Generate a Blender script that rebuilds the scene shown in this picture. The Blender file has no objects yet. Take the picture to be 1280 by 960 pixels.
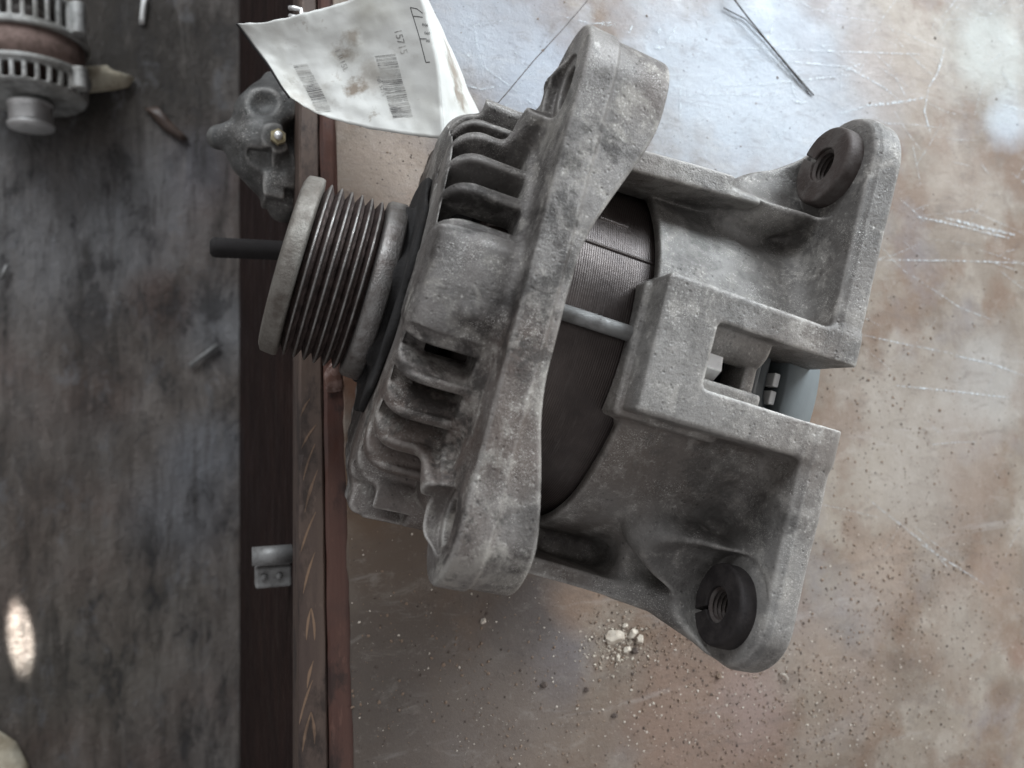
import bpy, math, random
import numpy as np
from mathutils import Matrix, Vector, noise

# ---------------------------------------------------------------- camera, world, lamps, exposure
F = 960.0 / 1280.0                      # focal length over picture width
sc = bpy.context.scene
rnd = random.Random(7)
rng = np.random.default_rng(7)

def nrm(a): a = np.array(a, float); return a / np.linalg.norm(a)

NAD = (275.0, 520.0)                    # where the plumb line below the lens meets the picture
Zc = -nrm([(NAD[0] - 640) / 960., -(NAD[1] - 480) / 960., -1.0])     # world up, in camera axes
Yc = np.array([0, 1., 0]); Yc = nrm(Yc - Zc * (Yc @ Zc))
Xc = np.cross(Yc, Zc)
Rwc = np.array([Xc, Yc, Zc])            # camera axes -> world axes
AX = (math.radians(16.22), math.radians(15.45))
a_ = np.array([math.cos(AX[0]) * math.cos(AX[1]), -math.sin(AX[0]) * math.cos(AX[1]), -math.sin(AX[1])])
v_ = np.array([math.sin(AX[0]), math.cos(AX[0]), 0.]); w_ = np.cross(a_, v_)
ro = math.radians(-4.8)
v_, w_ = v_ * math.cos(ro) + w_ * math.sin(ro), w_ * math.cos(ro) - v_ * math.sin(ro)
o_ = np.array([.0215, .0125, -.2925])
H = -(o_ @ Zc) + 0.073                  # lens height over the bench top
CAM = np.array([0, 0, H])
cam = bpy.data.cameras.new('camera'); co = bpy.data.objects.new('camera', cam)
sc.collection.objects.link(co); sc.camera = co
co.matrix_world = Matrix([list(Rwc[i]) + [CAM[i]] for i in range(3)] + [[0, 0, 0, 1]])
cam.sensor_width = 36; cam.lens = 36 * F; cam.clip_start = .005; cam.clip_end = 20
cam.dof.use_dof = True; cam.dof.focus_distance = .262; cam.dof.aperture_fstop = 13

ALT = Matrix([[*(Rwc[i] @ np.array([a_, v_, w_]).T), (Rwc @ o_ + CAM)[i]] for i in range(3)] + [[0, 0, 0, 1]])

def at(px, py, z=0.0):
    """world point at height z seen at a place of the photograph"""
    d = Rwc @ np.array([(px - 640) / 960., -(py - 480) / 960., -1.])
    t = (z - H) / d[2]
    return Vector(CAM + d * t)

world = bpy.data.worlds.new('World'); sc.world = world; world.use_nodes = True
wn = world.node_tree; bg = wn.nodes['Background']
bg.inputs[0].default_value = (.68, .68, .70, 1); bg.inputs[1].default_value = .44

def area(name, loc, target, sx, sy, power, col):
    l = bpy.data.lights.new(name, 'AREA'); l.shape = 'RECTANGLE'; l.size = sx; l.size_y = sy
    l.energy = power; l.color = col
    ob = bpy.data.objects.new(name, l); sc.collection.objects.link(ob)
    ob.location = loc
    ob.rotation_euler = (Vector(target) - Vector(loc)).to_track_quat('-Z', 'Y').to_euler()
    return ob
area('doorway_daylight', (1.05, 1.05, .80), (.15, 0, 0), .8, .55, 28, (.86, .94, 1.0))
area('side_window_daylight', (1.9, -.5, 1.1), (.2, 0, 0), .8, .7, 8, (1.0, .96, .9))

area('rear_doorway_daylight', (-.9, 1.9, .9), (-.35, .1, -.5), .9, .9, 24, (.90, .95, 1.0))
sp = bpy.data.lights.new('floor_glint_spot', 'SPOT'); sp.energy = 1500; sp.spot_size = math.radians(.85); sp.spot_blend = .8  # added spot lamp in place of a glint reflected by the floor
sp.shadow_soft_size = .002; sp.color = (1.0, .95, .90)
so = bpy.data.objects.new('floor_glint_spot', sp); sc.collection.objects.link(so)
tgt = at(25, 797, -.55); so.location = tgt + Vector((-.16, 1.42, .46))
so.rotation_euler = (tgt - so.location).to_track_quat('-Z', 'Y').to_euler()
sc.view_settings.view_transform = 'Standard'; sc.view_settings.look = 'None'
sc.view_settings.exposure = 0.46; sc.view_settings.gamma = 1

# ---------------------------------------------------------------- helpers
MM = .001
def link(name, me, mat=None, parent=None, kind=None, smooth=True, label=None):
    ob = bpy.data.objects.new(name, me); sc.collection.objects.link(ob)
    if mat is not None and not me.materials: me.materials.append(mat)
    if smooth: me.polygons.foreach_set('use_smooth', [True] * len(me.polygons))
    if parent is not None: ob.parent = parent
    if kind: ob['kind'] = kind
    if label: ob['label'] = label
    return ob
def thing(name, label, cat, M=None, group=None):
    o = bpy.data.objects.new(name, None); sc.collection.objects.link(o)
    o.empty_display_size = .02
    if M is not None: o.matrix_world = M
    o['label'] = label; o['category'] = cat
    if group: o['group'] = group
    return o
def tag(o, label, cat, group=None):
    o['label'] = label; o['category'] = cat
    if group: o['group'] = group
    return o
def pydata(name, V, Fc):
    me = bpy.data.meshes.new(name)
    me.from_pydata([tuple(map(float, p)) for p in V], [], Fc); me.update(); return me

def nets(f, lo, hi, h, name):
    """surface of the solid f<0 sampled on a grid (mm)"""
    ax = [np.arange(lo[i], hi[i] + h, h, dtype=np.float32) for i in range(3)]
    U, V, W = ax[0][:, None, None], ax[1][None, :, None], ax[2][None, None, :]
    D = np.broadcast_to(f(U, V, W), (len(ax[0]), len(ax[1]), len(ax[2]))).astype(np.float32)
    D = D.copy(); D[0] = D[-1] = 1; D[:, 0] = D[:, -1] = 1; D[:, :, 0] = D[:, :, -1] = 1
    S = D < 0
    c = np.zeros(tuple(n - 1 for n in S.shape), np.uint8)
    for i in (0, 1):
        for j in (0, 1):
            for k in (0, 1):
                c += S[i:S.shape[0] - 1 + i, j:S.shape[1] - 1 + j, k:S.shape[2] - 1 + k]
    act = (c > 0) & (c < 8)
    idx = -np.ones(act.shape, np.int32); A = np.argwhere(act); idx[act] = np.arange(len(A))
    P = np.zeros((len(A), 3)); N = np.zeros(len(A))
    cor = [(i, j, k) for i in (0, 1) for j in (0, 1) for k in (0, 1)]
    for p in cor:
        for ax_ in range(3):
            if p[ax_]: continue
            q = list(p); q[ax_] = 1
            d0 = D[A[:, 0] + p[0], A[:, 1] + p[1], A[:, 2] + p[2]]
            d1 = D[A[:, 0] + q[0], A[:, 1] + q[1], A[:, 2] + q[2]]
            m = (d0 < 0) != (d1 < 0)
            t = np.where(m, d0 / np.where(m, d0 - d1, 1), 0)
            pt = np.tile(np.array(p, float), (len(A), 1)); pt[:, ax_] += t
            P[m] += pt[m]; N[m] += 1
    P = (A + P / N[:, None]) * h + np.array(lo)
    quads = []
    for ax_ in range(3):
        o1, o2 = (ax_ + 1) % 3, (ax_ + 2) % 3
        sl0 = [slice(None)] * 3; sl1 = [slice(None)] * 3
        sl0[ax_] = slice(0, -1); sl1[ax_] = slice(1, None)
        for o in (o1, o2): sl0[o] = slice(1, -1); sl1[o] = slice(1, -1)
        s0, s1 = S[tuple(sl0)], S[tuple(sl1)]
        E_ = np.argwhere(s0 != s1)
        flip = s1[tuple(E_.T)]
        base = E_.copy(); base[:, o1] += 1; base[:, o2] += 1
        def g(a, b):
            q = base.copy(); q[:, o1] -= a; q[:, o2] -= b; return idx[tuple(q.T)]
        Q = np.stack([g(1, 1), g(0, 1), g(0, 0), g(1, 0)], 1)
        Q[flip] = Q[flip][:, ::-1]
        quads.append(Q)
    Q = np.concatenate(quads)
    me = bpy.data.meshes.new(name)
    me.vertices.add(len(P)); me.vertices.foreach_set('co', (P * MM).astype(np.float32).ravel())
    me.loops.add(len(Q) * 4); me.loops.foreach_set('vertex_index', Q.ravel().astype(np.int32))
    me.polygons.add(len(Q)); me.polygons.foreach_set('loop_start', np.arange(len(Q), dtype=np.int32) * 4)
    me.polygons.foreach_set('loop_total', np.full(len(Q), 4, np.int32))
    me.update(calc_edges=True); me.validate()
    return me
# solids
sq = lambda x: np.sqrt(np.maximum(x, 0))
def smin(a, b, k):
    h = np.clip(.5 + .5 * (b - a) / k, 0, 1); return b * (1 - h) + a * h - k * h * (1 - h)
def smax(a, b, k): return -smin(-a, -b, k)
def slab(x, lo, hi): return np.abs(x - (lo + hi) / 2) - (hi - lo) / 2
def rbox(U, V, W, lo, hi, r=1.5):
    d = [slab(x, l + r, h - r) if False else np.abs(x - (l + h) / 2) - ((h - l) / 2 - r) for x, l, h in zip((U, V, W), lo, hi)]
    return sq(np.maximum(d[0], 0) ** 2 + np.maximum(d[1], 0) ** 2 + np.maximum(d[2], 0) ** 2) + np.minimum(np.maximum(np.maximum(d[0], d[1]), d[2]), 0) - r
def seg2(V, W, a, b):
    d = (b[0] - a[0], b[1] - a[1]); L = d[0] ** 2 + d[1] ** 2
    t = np.clip(((V - a[0]) * d[0] + (W - a[1]) * d[1]) / L, 0, 1)
    return sq((V - a[0] - t * d[0]) ** 2 + (W - a[1] - t * d[1]) ** 2)
def cap(U, V, W, a, b, ra, rb):
    d = [b[i] - a[i] for i in range(3)]; L = sum(x * x for x in d)
    t = np.clip(((U - a[0]) * d[0] + (V - a[1]) * d[1] + (W - a[2]) * d[2]) / L, 0, 1)
    return sq((U - a[0] - t * d[0]) ** 2 + (V - a[1] - t * d[1]) ** 2 + (W - a[2] - t * d[2]) ** 2) - (ra + (rb - ra) * t)
def disc(U, R, lo, hi, rad, r=1.5):          # solid of revolution along u with rounded rim
    d0, d1 = slab(U, lo, hi) + r, R - rad + r
    return sq(np.maximum(d0, 0) ** 2 + np.maximum(d1, 0) ** 2) + np.minimum(np.maximum(d0, d1), 0) - r
def lump(U, V, W, s, a):
    return a * (np.sin(U / s + 1.3 * np.sin(V / s * .7)) * np.sin(V / s * 1.1 + W / s * .5 + 2) + np.sin(W / s * 1.3 + U / s * .4))
def ss(x, a, b):
    t = np.clip((x - a) / (b - a), 0, 1); return t * t * (3 - 2 * t)

def lathe(prof, n=96, name='lathe', caps=True):
    V = []; Fc = []
    for (u, r) in prof:
        for i in range(n):
            t = 2 * math.pi * i / n
            V.append((u * MM, r * math.sin(t) * MM, r * math.cos(t) * MM))
    m = len(prof)
    for j in range(m - 1):
        for i in range(n):
            k = (i + 1) % n
            Fc.append((j * n + i, j * n + k, (j + 1) * n + k, (j + 1) * n + i))
    if caps and prof[0][1] > .01: Fc.append(tuple(range(n - 1, -1, -1)))
    if caps and prof[-1][1] > .01: Fc.append(tuple((m - 1) * n + i for i in range(n)))
    return pydata(name, V, Fc)
def tube(pts, r, n=10, name='tube', closed_ends=True, rad=None):
    pts = [Vector(p) for p in pts]; V = []; Fc = []
    up = Vector((0.13, .21, .97)).normalized()
    for i, p in enumerate(pts):
        d = (pts[min(i + 1, len(pts) - 1)] - pts[max(i - 1, 0)]).normalized()
        x = d.cross(up).normalized(); y = d.cross(x)
        rr = r if rad is None else rad[i]
        for k in range(n):
            t = 2 * math.pi * k / n; V.append(p + (x * math.cos(t) + y * math.sin(t)) * rr)
    for j in range(len(pts) - 1):
        for k in range(n):
            l = (k + 1) % n
            Fc.append((j * n + k, j * n + l, (j + 1) * n + l, (j + 1) * n + k))
    Fc.append(tuple(range(n - 1, -1, -1))); Fc.append(tuple((len(pts) - 1) * n + i for i in range(n)))
    return pydata(name, V, Fc)
def boxmesh(lo, hi, name='box', bev=0):
    V = [(x, y, z) for x in (lo[0], hi[0]) for y in (lo[1], hi[1]) for z in (lo[2], hi[2])]
    Fc = [(0, 1, 3, 2), (4, 6, 7, 5), (0, 4, 5, 1), (2, 3, 7, 6), (0, 2, 6, 4), (1, 5, 7, 3)]
    return pydata(name, V, Fc)
def bevel(ob, w, seg=2):
    m = ob.modifiers.new('bevel', 'BEVEL'); m.width = w; m.segments = seg; m.limit_method = 'ANGLE'; return ob

# ---------------------------------------------------------------- materials
class Mat:
    def __init__(s, name, **kw):
        s.m = bpy.data.materials.new(name); s.m.use_nodes = True
        s.t = s.m.node_tree; s.b = s.t.nodes['Principled BSDF']; s.co = None
        for k, v in kw.items(): s.set(k, v)
    def set(s, k, v):
        i = s.b.inputs[k]
        if hasattr(v, 'is_linked'): s.t.links.new(v, i)
        else: i.default_value = v if not isinstance(v, tuple) or len(v) == 4 else (*v, 1)
    def coord(s, scale=(1, 1, 1), rot=(0, 0, 0), loc=(0, 0, 0)):
        tc = s.t.nodes.new('ShaderNodeTexCoord'); mp = s.t.nodes.new('ShaderNodeMapping')
        s.t.links.new(tc.outputs['Object'], mp.inputs[0])
        mp.inputs['Scale'].default_value = scale; mp.inputs['Rotation'].default_value = rot
        mp.inputs['Location'].default_value = loc
        return mp.outputs[0]
    def noise(s, scale, det=6, rough=.6, co=None, dist=0, out=0):
        n = s.t.nodes.new('ShaderNodeTexNoise'); n.inputs['Scale'].default_value = scale
        n.inputs['Detail'].default_value = det; n.inputs['Roughness'].default_value = rough
        n.inputs['Distortion'].default_value = dist
        s.t.links.new(co if co is not None else s.coord(), n.inputs['Vector']); return n.outputs[out]
    def voro(s, scale, co=None, feat='F1', out='Distance', rand=1):
        n = s.t.nodes.new('ShaderNodeTexVoronoi'); n.feature = feat
        n.inputs['Scale'].default_value = scale; n.inputs['Randomness'].default_value = rand
        s.t.links.new(co if co is not None else s.coord(), n.inputs['Vector']); return n.outputs[out]
    def wave(s, scale, co, dist=0, det=2, dscale=1, direction='X'):
        n = s.t.nodes.new('ShaderNodeTexWave'); n.inputs['Scale'].default_value = scale; n.bands_direction = direction
        n.inputs['Distortion'].default_value = dist; n.inputs['Detail'].default_value = det
        n.inputs['Detail Scale'].default_value = dscale
        s.t.links.new(co, n.inputs['Vector']); return n.outputs[1]
    def ramp(s, x, pts):
        n = s.t.nodes.new('ShaderNodeValToRGB'); e = n.color_ramp.elements
        while len(e) < len(pts): e.new(.5)
        for k, (p, c) in enumerate(pts):
            e[k].position = p
            if not isinstance(c, tuple): c = (c, c, c)
            e[k].color = (*c[:3], 1)
        s.t.links.new(x, n.inputs[0]); return n.outputs[0]
    def mix(s, f, a, b, mode='MIX'):
        n = s.t.nodes.new('ShaderNodeMix'); n.data_type = 'RGBA'; n.blend_type = mode
        for i, v in ((0, f), (6, a), (7, b)):
            if hasattr(v, 'is_linked'): s.t.links.new(v, n.inputs[i])
            elif i == 0: n.inputs[0].default_value = v
            else: n.inputs[i].default_value = (*v[:3], 1) if isinstance(v, tuple) else (v, v, v, 1)
        return n.outputs[2]
    def math(s, op, a, b=0, c=None, clamp=False):
        n = s.t.nodes.new('ShaderNodeMath'); n.operation = op; n.use_clamp = clamp
        for i, v in enumerate((a, b, c)):
            if v is None: continue
            if hasattr(v, 'is_linked'): s.t.links.new(v, n.inputs[i])
            else: n.inputs[i].default_value = v
        return n.outputs[0]
    def bump(s, hgt, dist, strength=1, prev=None):
        n = s.t.nodes.new('ShaderNodeBump'); n.inputs['Distance'].default_value = dist
        n.inputs['Strength'].default_value = strength
        s.t.links.new(hgt, n.inputs['Height'])
        if prev is not None: s.t.links.new(prev, n.inputs['Normal'])
        return n.outputs[0]
    def point(s):
        return s.t.nodes.new('ShaderNodeNewGeometry').outputs['Pointiness']
    def spot(s, c, r, co=None, wob=.5, nscale=40):
        """0..1 mask round a place on the object, ragged by noise"""
        co = co if co is not None else s.coord()
        n = s.t.nodes.new('ShaderNodeVectorMath'); n.operation = 'DISTANCE'
        s.t.links.new(co, n.inputs[0]); n.inputs[1].default_value = c
        d = s.math('DIVIDE', n.outputs['Value'], r)
        d = s.math('ADD', d, s.math('MULTIPLY_ADD', s.noise(nscale, 5, .6), wob * 2, -wob))
        return s.ramp(d, [(.35, 1.0), (1.0, 0.0)])

def cast_mat(name, base, dark, brown, dust, k=1.0, grime=.5):
    m = Mat(name); c = m.coord()
    n1 = m.noise(28, 7, .62, c); n2 = m.noise(95, 6, .65, c, .3); n3 = m.noise(900, 4, .7, c)
    n4 = m.noise(14, 4, .5, m.coord(loc=(3, 1, 2)))
    col = m.mix(m.ramp(n1, [(.38, 0.), (.56, 1.)]), dark, base)
    col = m.mix(m.math('MULTIPLY', m.ramp(n4, [(.5, 0.), (.66, 1.)]), .75), col, brown)
    col = m.mix(m.math('MULTIPLY', m.ramp(n2, [(.53, 0.), (.66, 1.)]), .55), col, dust)
    col = m.mix(m.math('MULTIPLY', m.ramp(n3, [(.57, 0.), (.64, 1.)]), m.math('MULTIPLY', m.ramp(n2, [(.5, .15), (.62, 1.)]), .6)), col, (.62, .60, .56))
    pits = m.voro(420, c)
    col = m.mix(m.math('MULTIPLY', m.ramp(pits, [(.05, 1.), (.22, 0.)]), m.ramp(m.noise(60, 3, .5, c), [(.5, 0.), (.6, .7)])), col, tuple(x * .35 for x in dark))
    e = m.ramp(m.point(), [(.51, 0.), (.575, 1.)])
    col = m.mix(m.math('MULTIPLY', e, m.ramp(n2, [(.35, .35), (.6, .95)])), col, (.55, .53, .50))
    n5 = m.noise(48, 8, .72, m.coord(loc=(7, 2, 5)), .2)
    col = m.mix(m.math('MULTIPLY', m.ramp(n5, [(.55, 0.), (.64, 1.)]), .5), col, dust)
    col = m.mix(m.math('MULTIPLY', m.ramp(n5, [(.32, 1.), (.43, 0.)]), .6), col, tuple(x * .6 for x in dark))
    sp = m.noise(2600, 3, .6, c); spm = m.ramp(m.noise(70, 6, .7, m.coord(loc=(4, 4, 9))), [(.48, 0.), (.60, 1.)])
    col = m.mix(m.math('MULTIPLY', m.ramp(sp, [(.56, 0.), (.64, 1.)]), m.math('MULTIPLY', spm, .6)), col, (.66, .64, .60))
    gr = m.noise(38, 9, .74, m.coord(loc=(2, 9, 4)), .25)
    col = m.mix(m.math('MULTIPLY', m.ramp(gr, [(.53, 0.), (.60, 1.)]), grime), col, tuple(x * .55 for x in dark))
    m.set('Base Color', col); m.set('Metallic', .35)
    m.set('Roughness', m.ramp(n2, [(.3, .38), (.65, .66)]))
    b = m.bump(m.noise(110, 5, .6, c), .0005 * k, .6)
    b = m.bump(m.noise(620, 6, .7, c), .00030 * k, .9, b)
    b = m.bump(m.noise(1900, 4, .75, c), .00014 * k, 1.0, b)
    b = m.bump(m.ramp(pits, [(0., 0.), (.25, 1.)]), .00025 * k, m_s(.7), b)
    m.set('Normal', b)
    return m.m
def m_s(x): return x

M = {}
M['cast'] = cast_mat('cast_aluminium', (.232, .222, .210), (.120, .112, .105), (.155, .128, .11), (.40, .38, .35))
M['cast_front'] = cast_mat('cast_aluminium_grimy', (.200, .188, .178), (.060, .053, .049), (.125, .092, .076), (.39, .37, .335), 1.0, .75)
M['cast_far'] = cast_mat('bright_cast_aluminium', (.50, .51, .50), (.22, .22, .21), (.34, .33, .30), (.6, .6, .58))
M['cast_bracket'] = cast_mat('dark_cast_iron', (.115, .117, .115), (.055, .055, .053), (.08, .072, .065), (.17, .17, .165))

m = Mat('stator_laminations'); c = m.coord()
col = m.mix(m.ramp(m.noise(30, 5, .6, c), [(.4, 0.), (.65, 1.)]), (.034, .026, .024), (.082, .066, .060))
col = m.mix(m.math('MULTIPLY', m.ramp(m.noise(800, 3, .7, m.coord((1, .12, .12))), [(.55, 0.), (.7, 1.)]), .15), col, (.20, .18, .17))
m.set('Base Color', col); m.set('Metallic', .5); m.set('Roughness', .36)
wv = m.wave(430, c, .1, 1)
m.set('Normal', m.bump(m.noise(500, 4, .6, c), .0002, .5, m.bump(wv, .00010, .8))); M['stator'] = m.m

def steel(name, base, dirt, rough=.4, metal=.8, sc_=60, amt=(.45, .6), stretch=(1, 1, 1), bump=.0002):
    m = Mat(name); c = m.coord(stretch)
    n = m.noise(sc_, 7, .65, c)
    m.set('Base Color', m.mix(m.ramp(n, [(amt[0], 0.), (amt[1], 1.)]), base, dirt))
    m.set('Metallic', metal)
    m.set('Roughness', m.ramp(n, [(.3, rough), (.75, min(1, rough + .35))]))
    m.set('Normal', m.bump(m.noise(sc_ * 6, 5, .65, c), bump, .7)); return m.m
M['pulley'] = steel('worn_pulley_steel', (.29, .28, .27), (.13, .11, .10), .26, .85, 180, (.40, .70), bump=.0004)
M['pulley_rim'] = steel('oxidised_pulley_rim', (.25, .235, .21), (.12, .10, .085), .42, .55, 150, (.40, .72), bump=.0004)
M['groove'] = steel('dark_pulley_groove', (.088, .064, .058), (.045, .033, .030), .36, .6, 300, (.44, .58), bump=.0004)
M['black'] = steel('sooty_black_steel', (.014, .013, .013), (.035, .032, .030), .7, .1, 160, (.5, .7), bump=.0004)
M['rust'] = steel('rusty_bushing_steel', (.050, .037, .033), (.095, .083, .077), .55, .3, 140, (.42, .6), bump=.0003)
M['rust_black'] = steel('shaded_black_bushing_steel', (.013, .010, .010), (.028, .023, .022), .65, .2, 180, (.42, .6), bump=.0003)  # black steel, darkened further to carry the shade at the lower bushing
M['bolt'] = steel('grey_bolt_steel', (.30, .30, .295), (.17, .165, .16), .45, .5, 150, (.45, .7))
M['shiny'] = steel('bright_zinc', (.85, .85, .84), (.5, .5, .5), .3, .7, 90, (.55, .75), bump=.0001)
M['plastic'] = steel('slate_plastic_cover', (.135, .155, .162), (.17, .19, .195), .42, 0, 60, (.4, .7), bump=.0001)
M['plastic_dark'] = steel('dark_plastic', (.045, .052, .056), (.07, .08, .085), .4, 0, 60, (.4, .7), bump=.0001)
M['rubber'] = steel('black_rubber', (.012, .010, .010), (.022, .02, .02), .9, 0, 90, (.4, .7))
M['copper'] = steel('varnished_copper', (.035, .022, .017), (.016, .013, .012), .4, .4, 120, (.4, .7))
M['brass'] = steel('dull_brass', (.42, .36, .22), (.2, .17, .12), .45, .6, 90)
M['blob'] = steel('glossy_resin_drip', (.12, .065, .05), (.20, .13, .11), .12, .1, 200)
M['wire'] = steel('dark_wire', (.10, .085, .08), (.05, .045, .04), .5, .4, 300)
m = Mat('white_plastic'); m.set('Base Color', (.8, .8, .78)); m.set('Roughness', .4); M['white'] = m.m

# bench top: worn painted sheet, dust, rust, bare patches, painted glare and shade
m = Mat('worn_sheet_metal'); c = m.coord()
big = m.noise(9, 6, .62, c, .6); mid = m.noise(34, 7, .68, c, .4); fine = m.noise(260, 6, .7, c)
st = m.noise(38, 7, .7, m.coord((.22, 1.6, 1), (0, 0, .18)), .5)
col = m.mix(m.ramp(big, [(.34, 0.), (.66, 1.)]), (.108, .074, .053), (.250, .213, .172))
col = m.mix(m.math('MULTIPLY', m.ramp(mid, [(.48, 0.), (.66, 1.)]), .6), col, (.32, .285, .245))
col = m.mix(m.math('MULTIPLY', m.ramp(m.noise(17, 6, .65, m.coord(loc=(5, 2, 1))), [(.48, 0.), (.58, 1.)]), .7), col, (.145, .088, .056))
col = m.mix(m.math('MULTIPLY', m.ramp(m.noise(13, 6, .6, m.coord(loc=(1, 7, 3))), [(.55, 0.), (.7, 1.)]), .6), col, (.16, .15, .165))
def P3(px, py): p = at(px, py); return (p.x, p.y, 0)
for (px, py, r, colr, amt) in [  # bluish spots paint sky glare; dark lower-left ones add shade to stains
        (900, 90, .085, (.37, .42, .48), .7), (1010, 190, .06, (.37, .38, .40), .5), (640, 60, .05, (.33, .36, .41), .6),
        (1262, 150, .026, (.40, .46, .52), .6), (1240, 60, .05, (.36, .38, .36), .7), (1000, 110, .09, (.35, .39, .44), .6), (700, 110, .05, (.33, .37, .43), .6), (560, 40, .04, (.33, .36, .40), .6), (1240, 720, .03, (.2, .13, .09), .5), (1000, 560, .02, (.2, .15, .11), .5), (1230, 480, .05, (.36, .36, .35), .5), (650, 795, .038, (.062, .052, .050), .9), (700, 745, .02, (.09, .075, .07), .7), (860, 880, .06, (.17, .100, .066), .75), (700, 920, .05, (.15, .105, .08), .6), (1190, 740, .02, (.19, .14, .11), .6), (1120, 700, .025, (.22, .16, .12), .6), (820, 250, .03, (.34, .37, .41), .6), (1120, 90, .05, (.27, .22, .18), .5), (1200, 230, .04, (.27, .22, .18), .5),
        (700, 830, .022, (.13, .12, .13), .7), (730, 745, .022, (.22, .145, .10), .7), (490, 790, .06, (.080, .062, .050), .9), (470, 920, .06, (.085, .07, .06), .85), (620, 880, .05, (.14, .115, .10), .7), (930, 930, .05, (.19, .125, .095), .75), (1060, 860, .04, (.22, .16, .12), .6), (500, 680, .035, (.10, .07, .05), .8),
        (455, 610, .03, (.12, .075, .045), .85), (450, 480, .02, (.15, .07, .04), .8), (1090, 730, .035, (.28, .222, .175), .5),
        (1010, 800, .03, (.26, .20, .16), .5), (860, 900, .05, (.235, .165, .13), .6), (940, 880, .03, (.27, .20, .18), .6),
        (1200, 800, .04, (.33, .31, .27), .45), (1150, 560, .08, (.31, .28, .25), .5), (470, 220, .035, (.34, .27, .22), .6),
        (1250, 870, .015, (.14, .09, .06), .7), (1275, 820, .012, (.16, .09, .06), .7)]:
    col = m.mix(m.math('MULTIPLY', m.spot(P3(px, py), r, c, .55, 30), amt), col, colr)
sp = m.noise(75, 8, .78, m.coord((.6, 1.2, 1), (0, 0, .3)), .6)
col = m.mix(m.math('MULTIPLY', m.ramp(sp, [(.28, 1.), (.46, 0.)]), .65), col, (.09, .068, .056))
col = m.mix(m.math('MULTIPLY', m.ramp(sp, [(.56, 0.), (.70, 1.)]), .28), col, (.38, .355, .325))
col = m.mix(m.math('MULTIPLY', m.ramp(st, [(.60, 0.), (.70, 1.)]), .25), col, (.44, .43, .42))
col = m.mix(m.math('MULTIPLY', m.ramp(st, [(.30, 1.), (.42, 0.)]), .4), col, (.13, .10, .085))
col = m.mix(m.math('MULTIPLY', m.ramp(fine, [(.58, 0.), (.68, 1.)]), .15), col, (.42, .39, .36))
pit = m.voro(300, m.coord(loc=(.3, .2, 0)))
pm = m.math('MULTIPLY', m.ramp(pit, [(.07, 1.), (.17, 0.)]), m.ramp(m.noise(40, 4, .6, c), [(.48, 0.), (.6, 1.)]))
col = m.mix(m.math('MULTIPLY', pm, .8), col, (.06, .042, .034))
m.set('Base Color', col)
m.set('Roughness', m.ramp(m.noise(22, 6, .65, c), [(.3, .40), (.65, .62)])); m.set('Metallic', .10)
b = m.bump(m.noise(28, 5, .6, c), .0012, .5); b = m.bump(fine, .00045, .7, b); b = m.bump(m.noise(1100, 4, .7, c), .00018, .8, b)
m.set('Normal', b); M['bench'] = m.m

def wood(name, a, b_, c_, rough, scale=90):
    m = Mat(name); c = m.coord((1, .07, 1))
    n = m.noise(scale, 6, .65, c, 1.2); n2 = m.noise(20, 5, .6, m.coord())
    col = m.mix(m.ramp(n, [(.36, 0.), (.64, 1.)]), a, b_)
    col = m.mix(m.math('MULTIPLY', m.ramp(n2, [(.45, 0.), (.7, 1.)]), .7), col, c_)
    sc1 = m.noise(210, 8, .75, m.coord((1, .3, 1))); sc2 = m.noise(45, 7, .7, m.coord((1, .5, 1), (0, 0, 0), (3, 3, 3)))
    col = m.mix(m.math('MULTIPLY', m.ramp(sc1, [(.58, 0.), (.66, 1.)]), .4), col, tuple(min(1, x * 1.7 + .01) for x in b_))
    col = m.mix(m.math('MULTIPLY', m.ramp(sc2, [(.52, 0.), (.60, 1.)]), .7), col, tuple(x * .4 for x in c_))
    m.set('Base Color', col); m.set('Roughness', m.ramp(sc2, [(.4, rough * .8), (.6, min(1, rough * 1.5))]))
    m.set('Normal', m.bump(sc2, .0006, .5, m.bump(n, .0005, .5))); return m.m
M['trim'] = wood('varnished_trim', (.066, .044, .036), (.115, .080, .062), (.045, .031, .027), .5, 70)
M['grain'] = wood('pale_grain', (.24, .155, .10), (.16, .10, .07), (.2, .13, .09), .5)
M['redtrim'] = wood('red_brown_paint', (.070, .028, .021), (.10, .048, .035), (.035, .021, .018), .38, 60)
M['apron'] = wood('dark_brown_panel', (.013, .006, .005), (.017, .008, .007), (.028, .013, .010), .6)

m = Mat('oily_workshop_floor'); c = m.coord()
n1 = m.noise(5, 8, .68, m.coord((1.3, .8, 1), (0, 0, -.15)), .1); n2 = m.noise(26, 9, .74, m.coord((1.3, .8, 1), (0, 0, -.2)), .15); n3 = m.noise(120, 6, .7, c)
col = m.mix(m.ramp(n1, [(.36, 0.), (.62, 1.)]), (.125, .102, .086), (.225, .205, .19))
col = m.mix(m.math('MULTIPLY', m.ramp(m.noise(4.5, 6, .6, m.coord(loc=(2, 3, 1))), [(.5, 0.), (.66, 1.)]), .7), col, (.17, .11, .09))
col = m.mix(m.math('MULTIPLY', m.ramp(n2, [(.55, 0.), (.68, 1.)]), .5), col, (.21, .215, .225))
col = m.mix(m.math('MULTIPLY', m.ramp(n2, [(.30, 1.), (.42, 0.)]), .7), col, (.035, .034, .035))
def F3(px, py): p = at(px, py, -.55); return (p.x, p.y, p.z)
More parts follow.
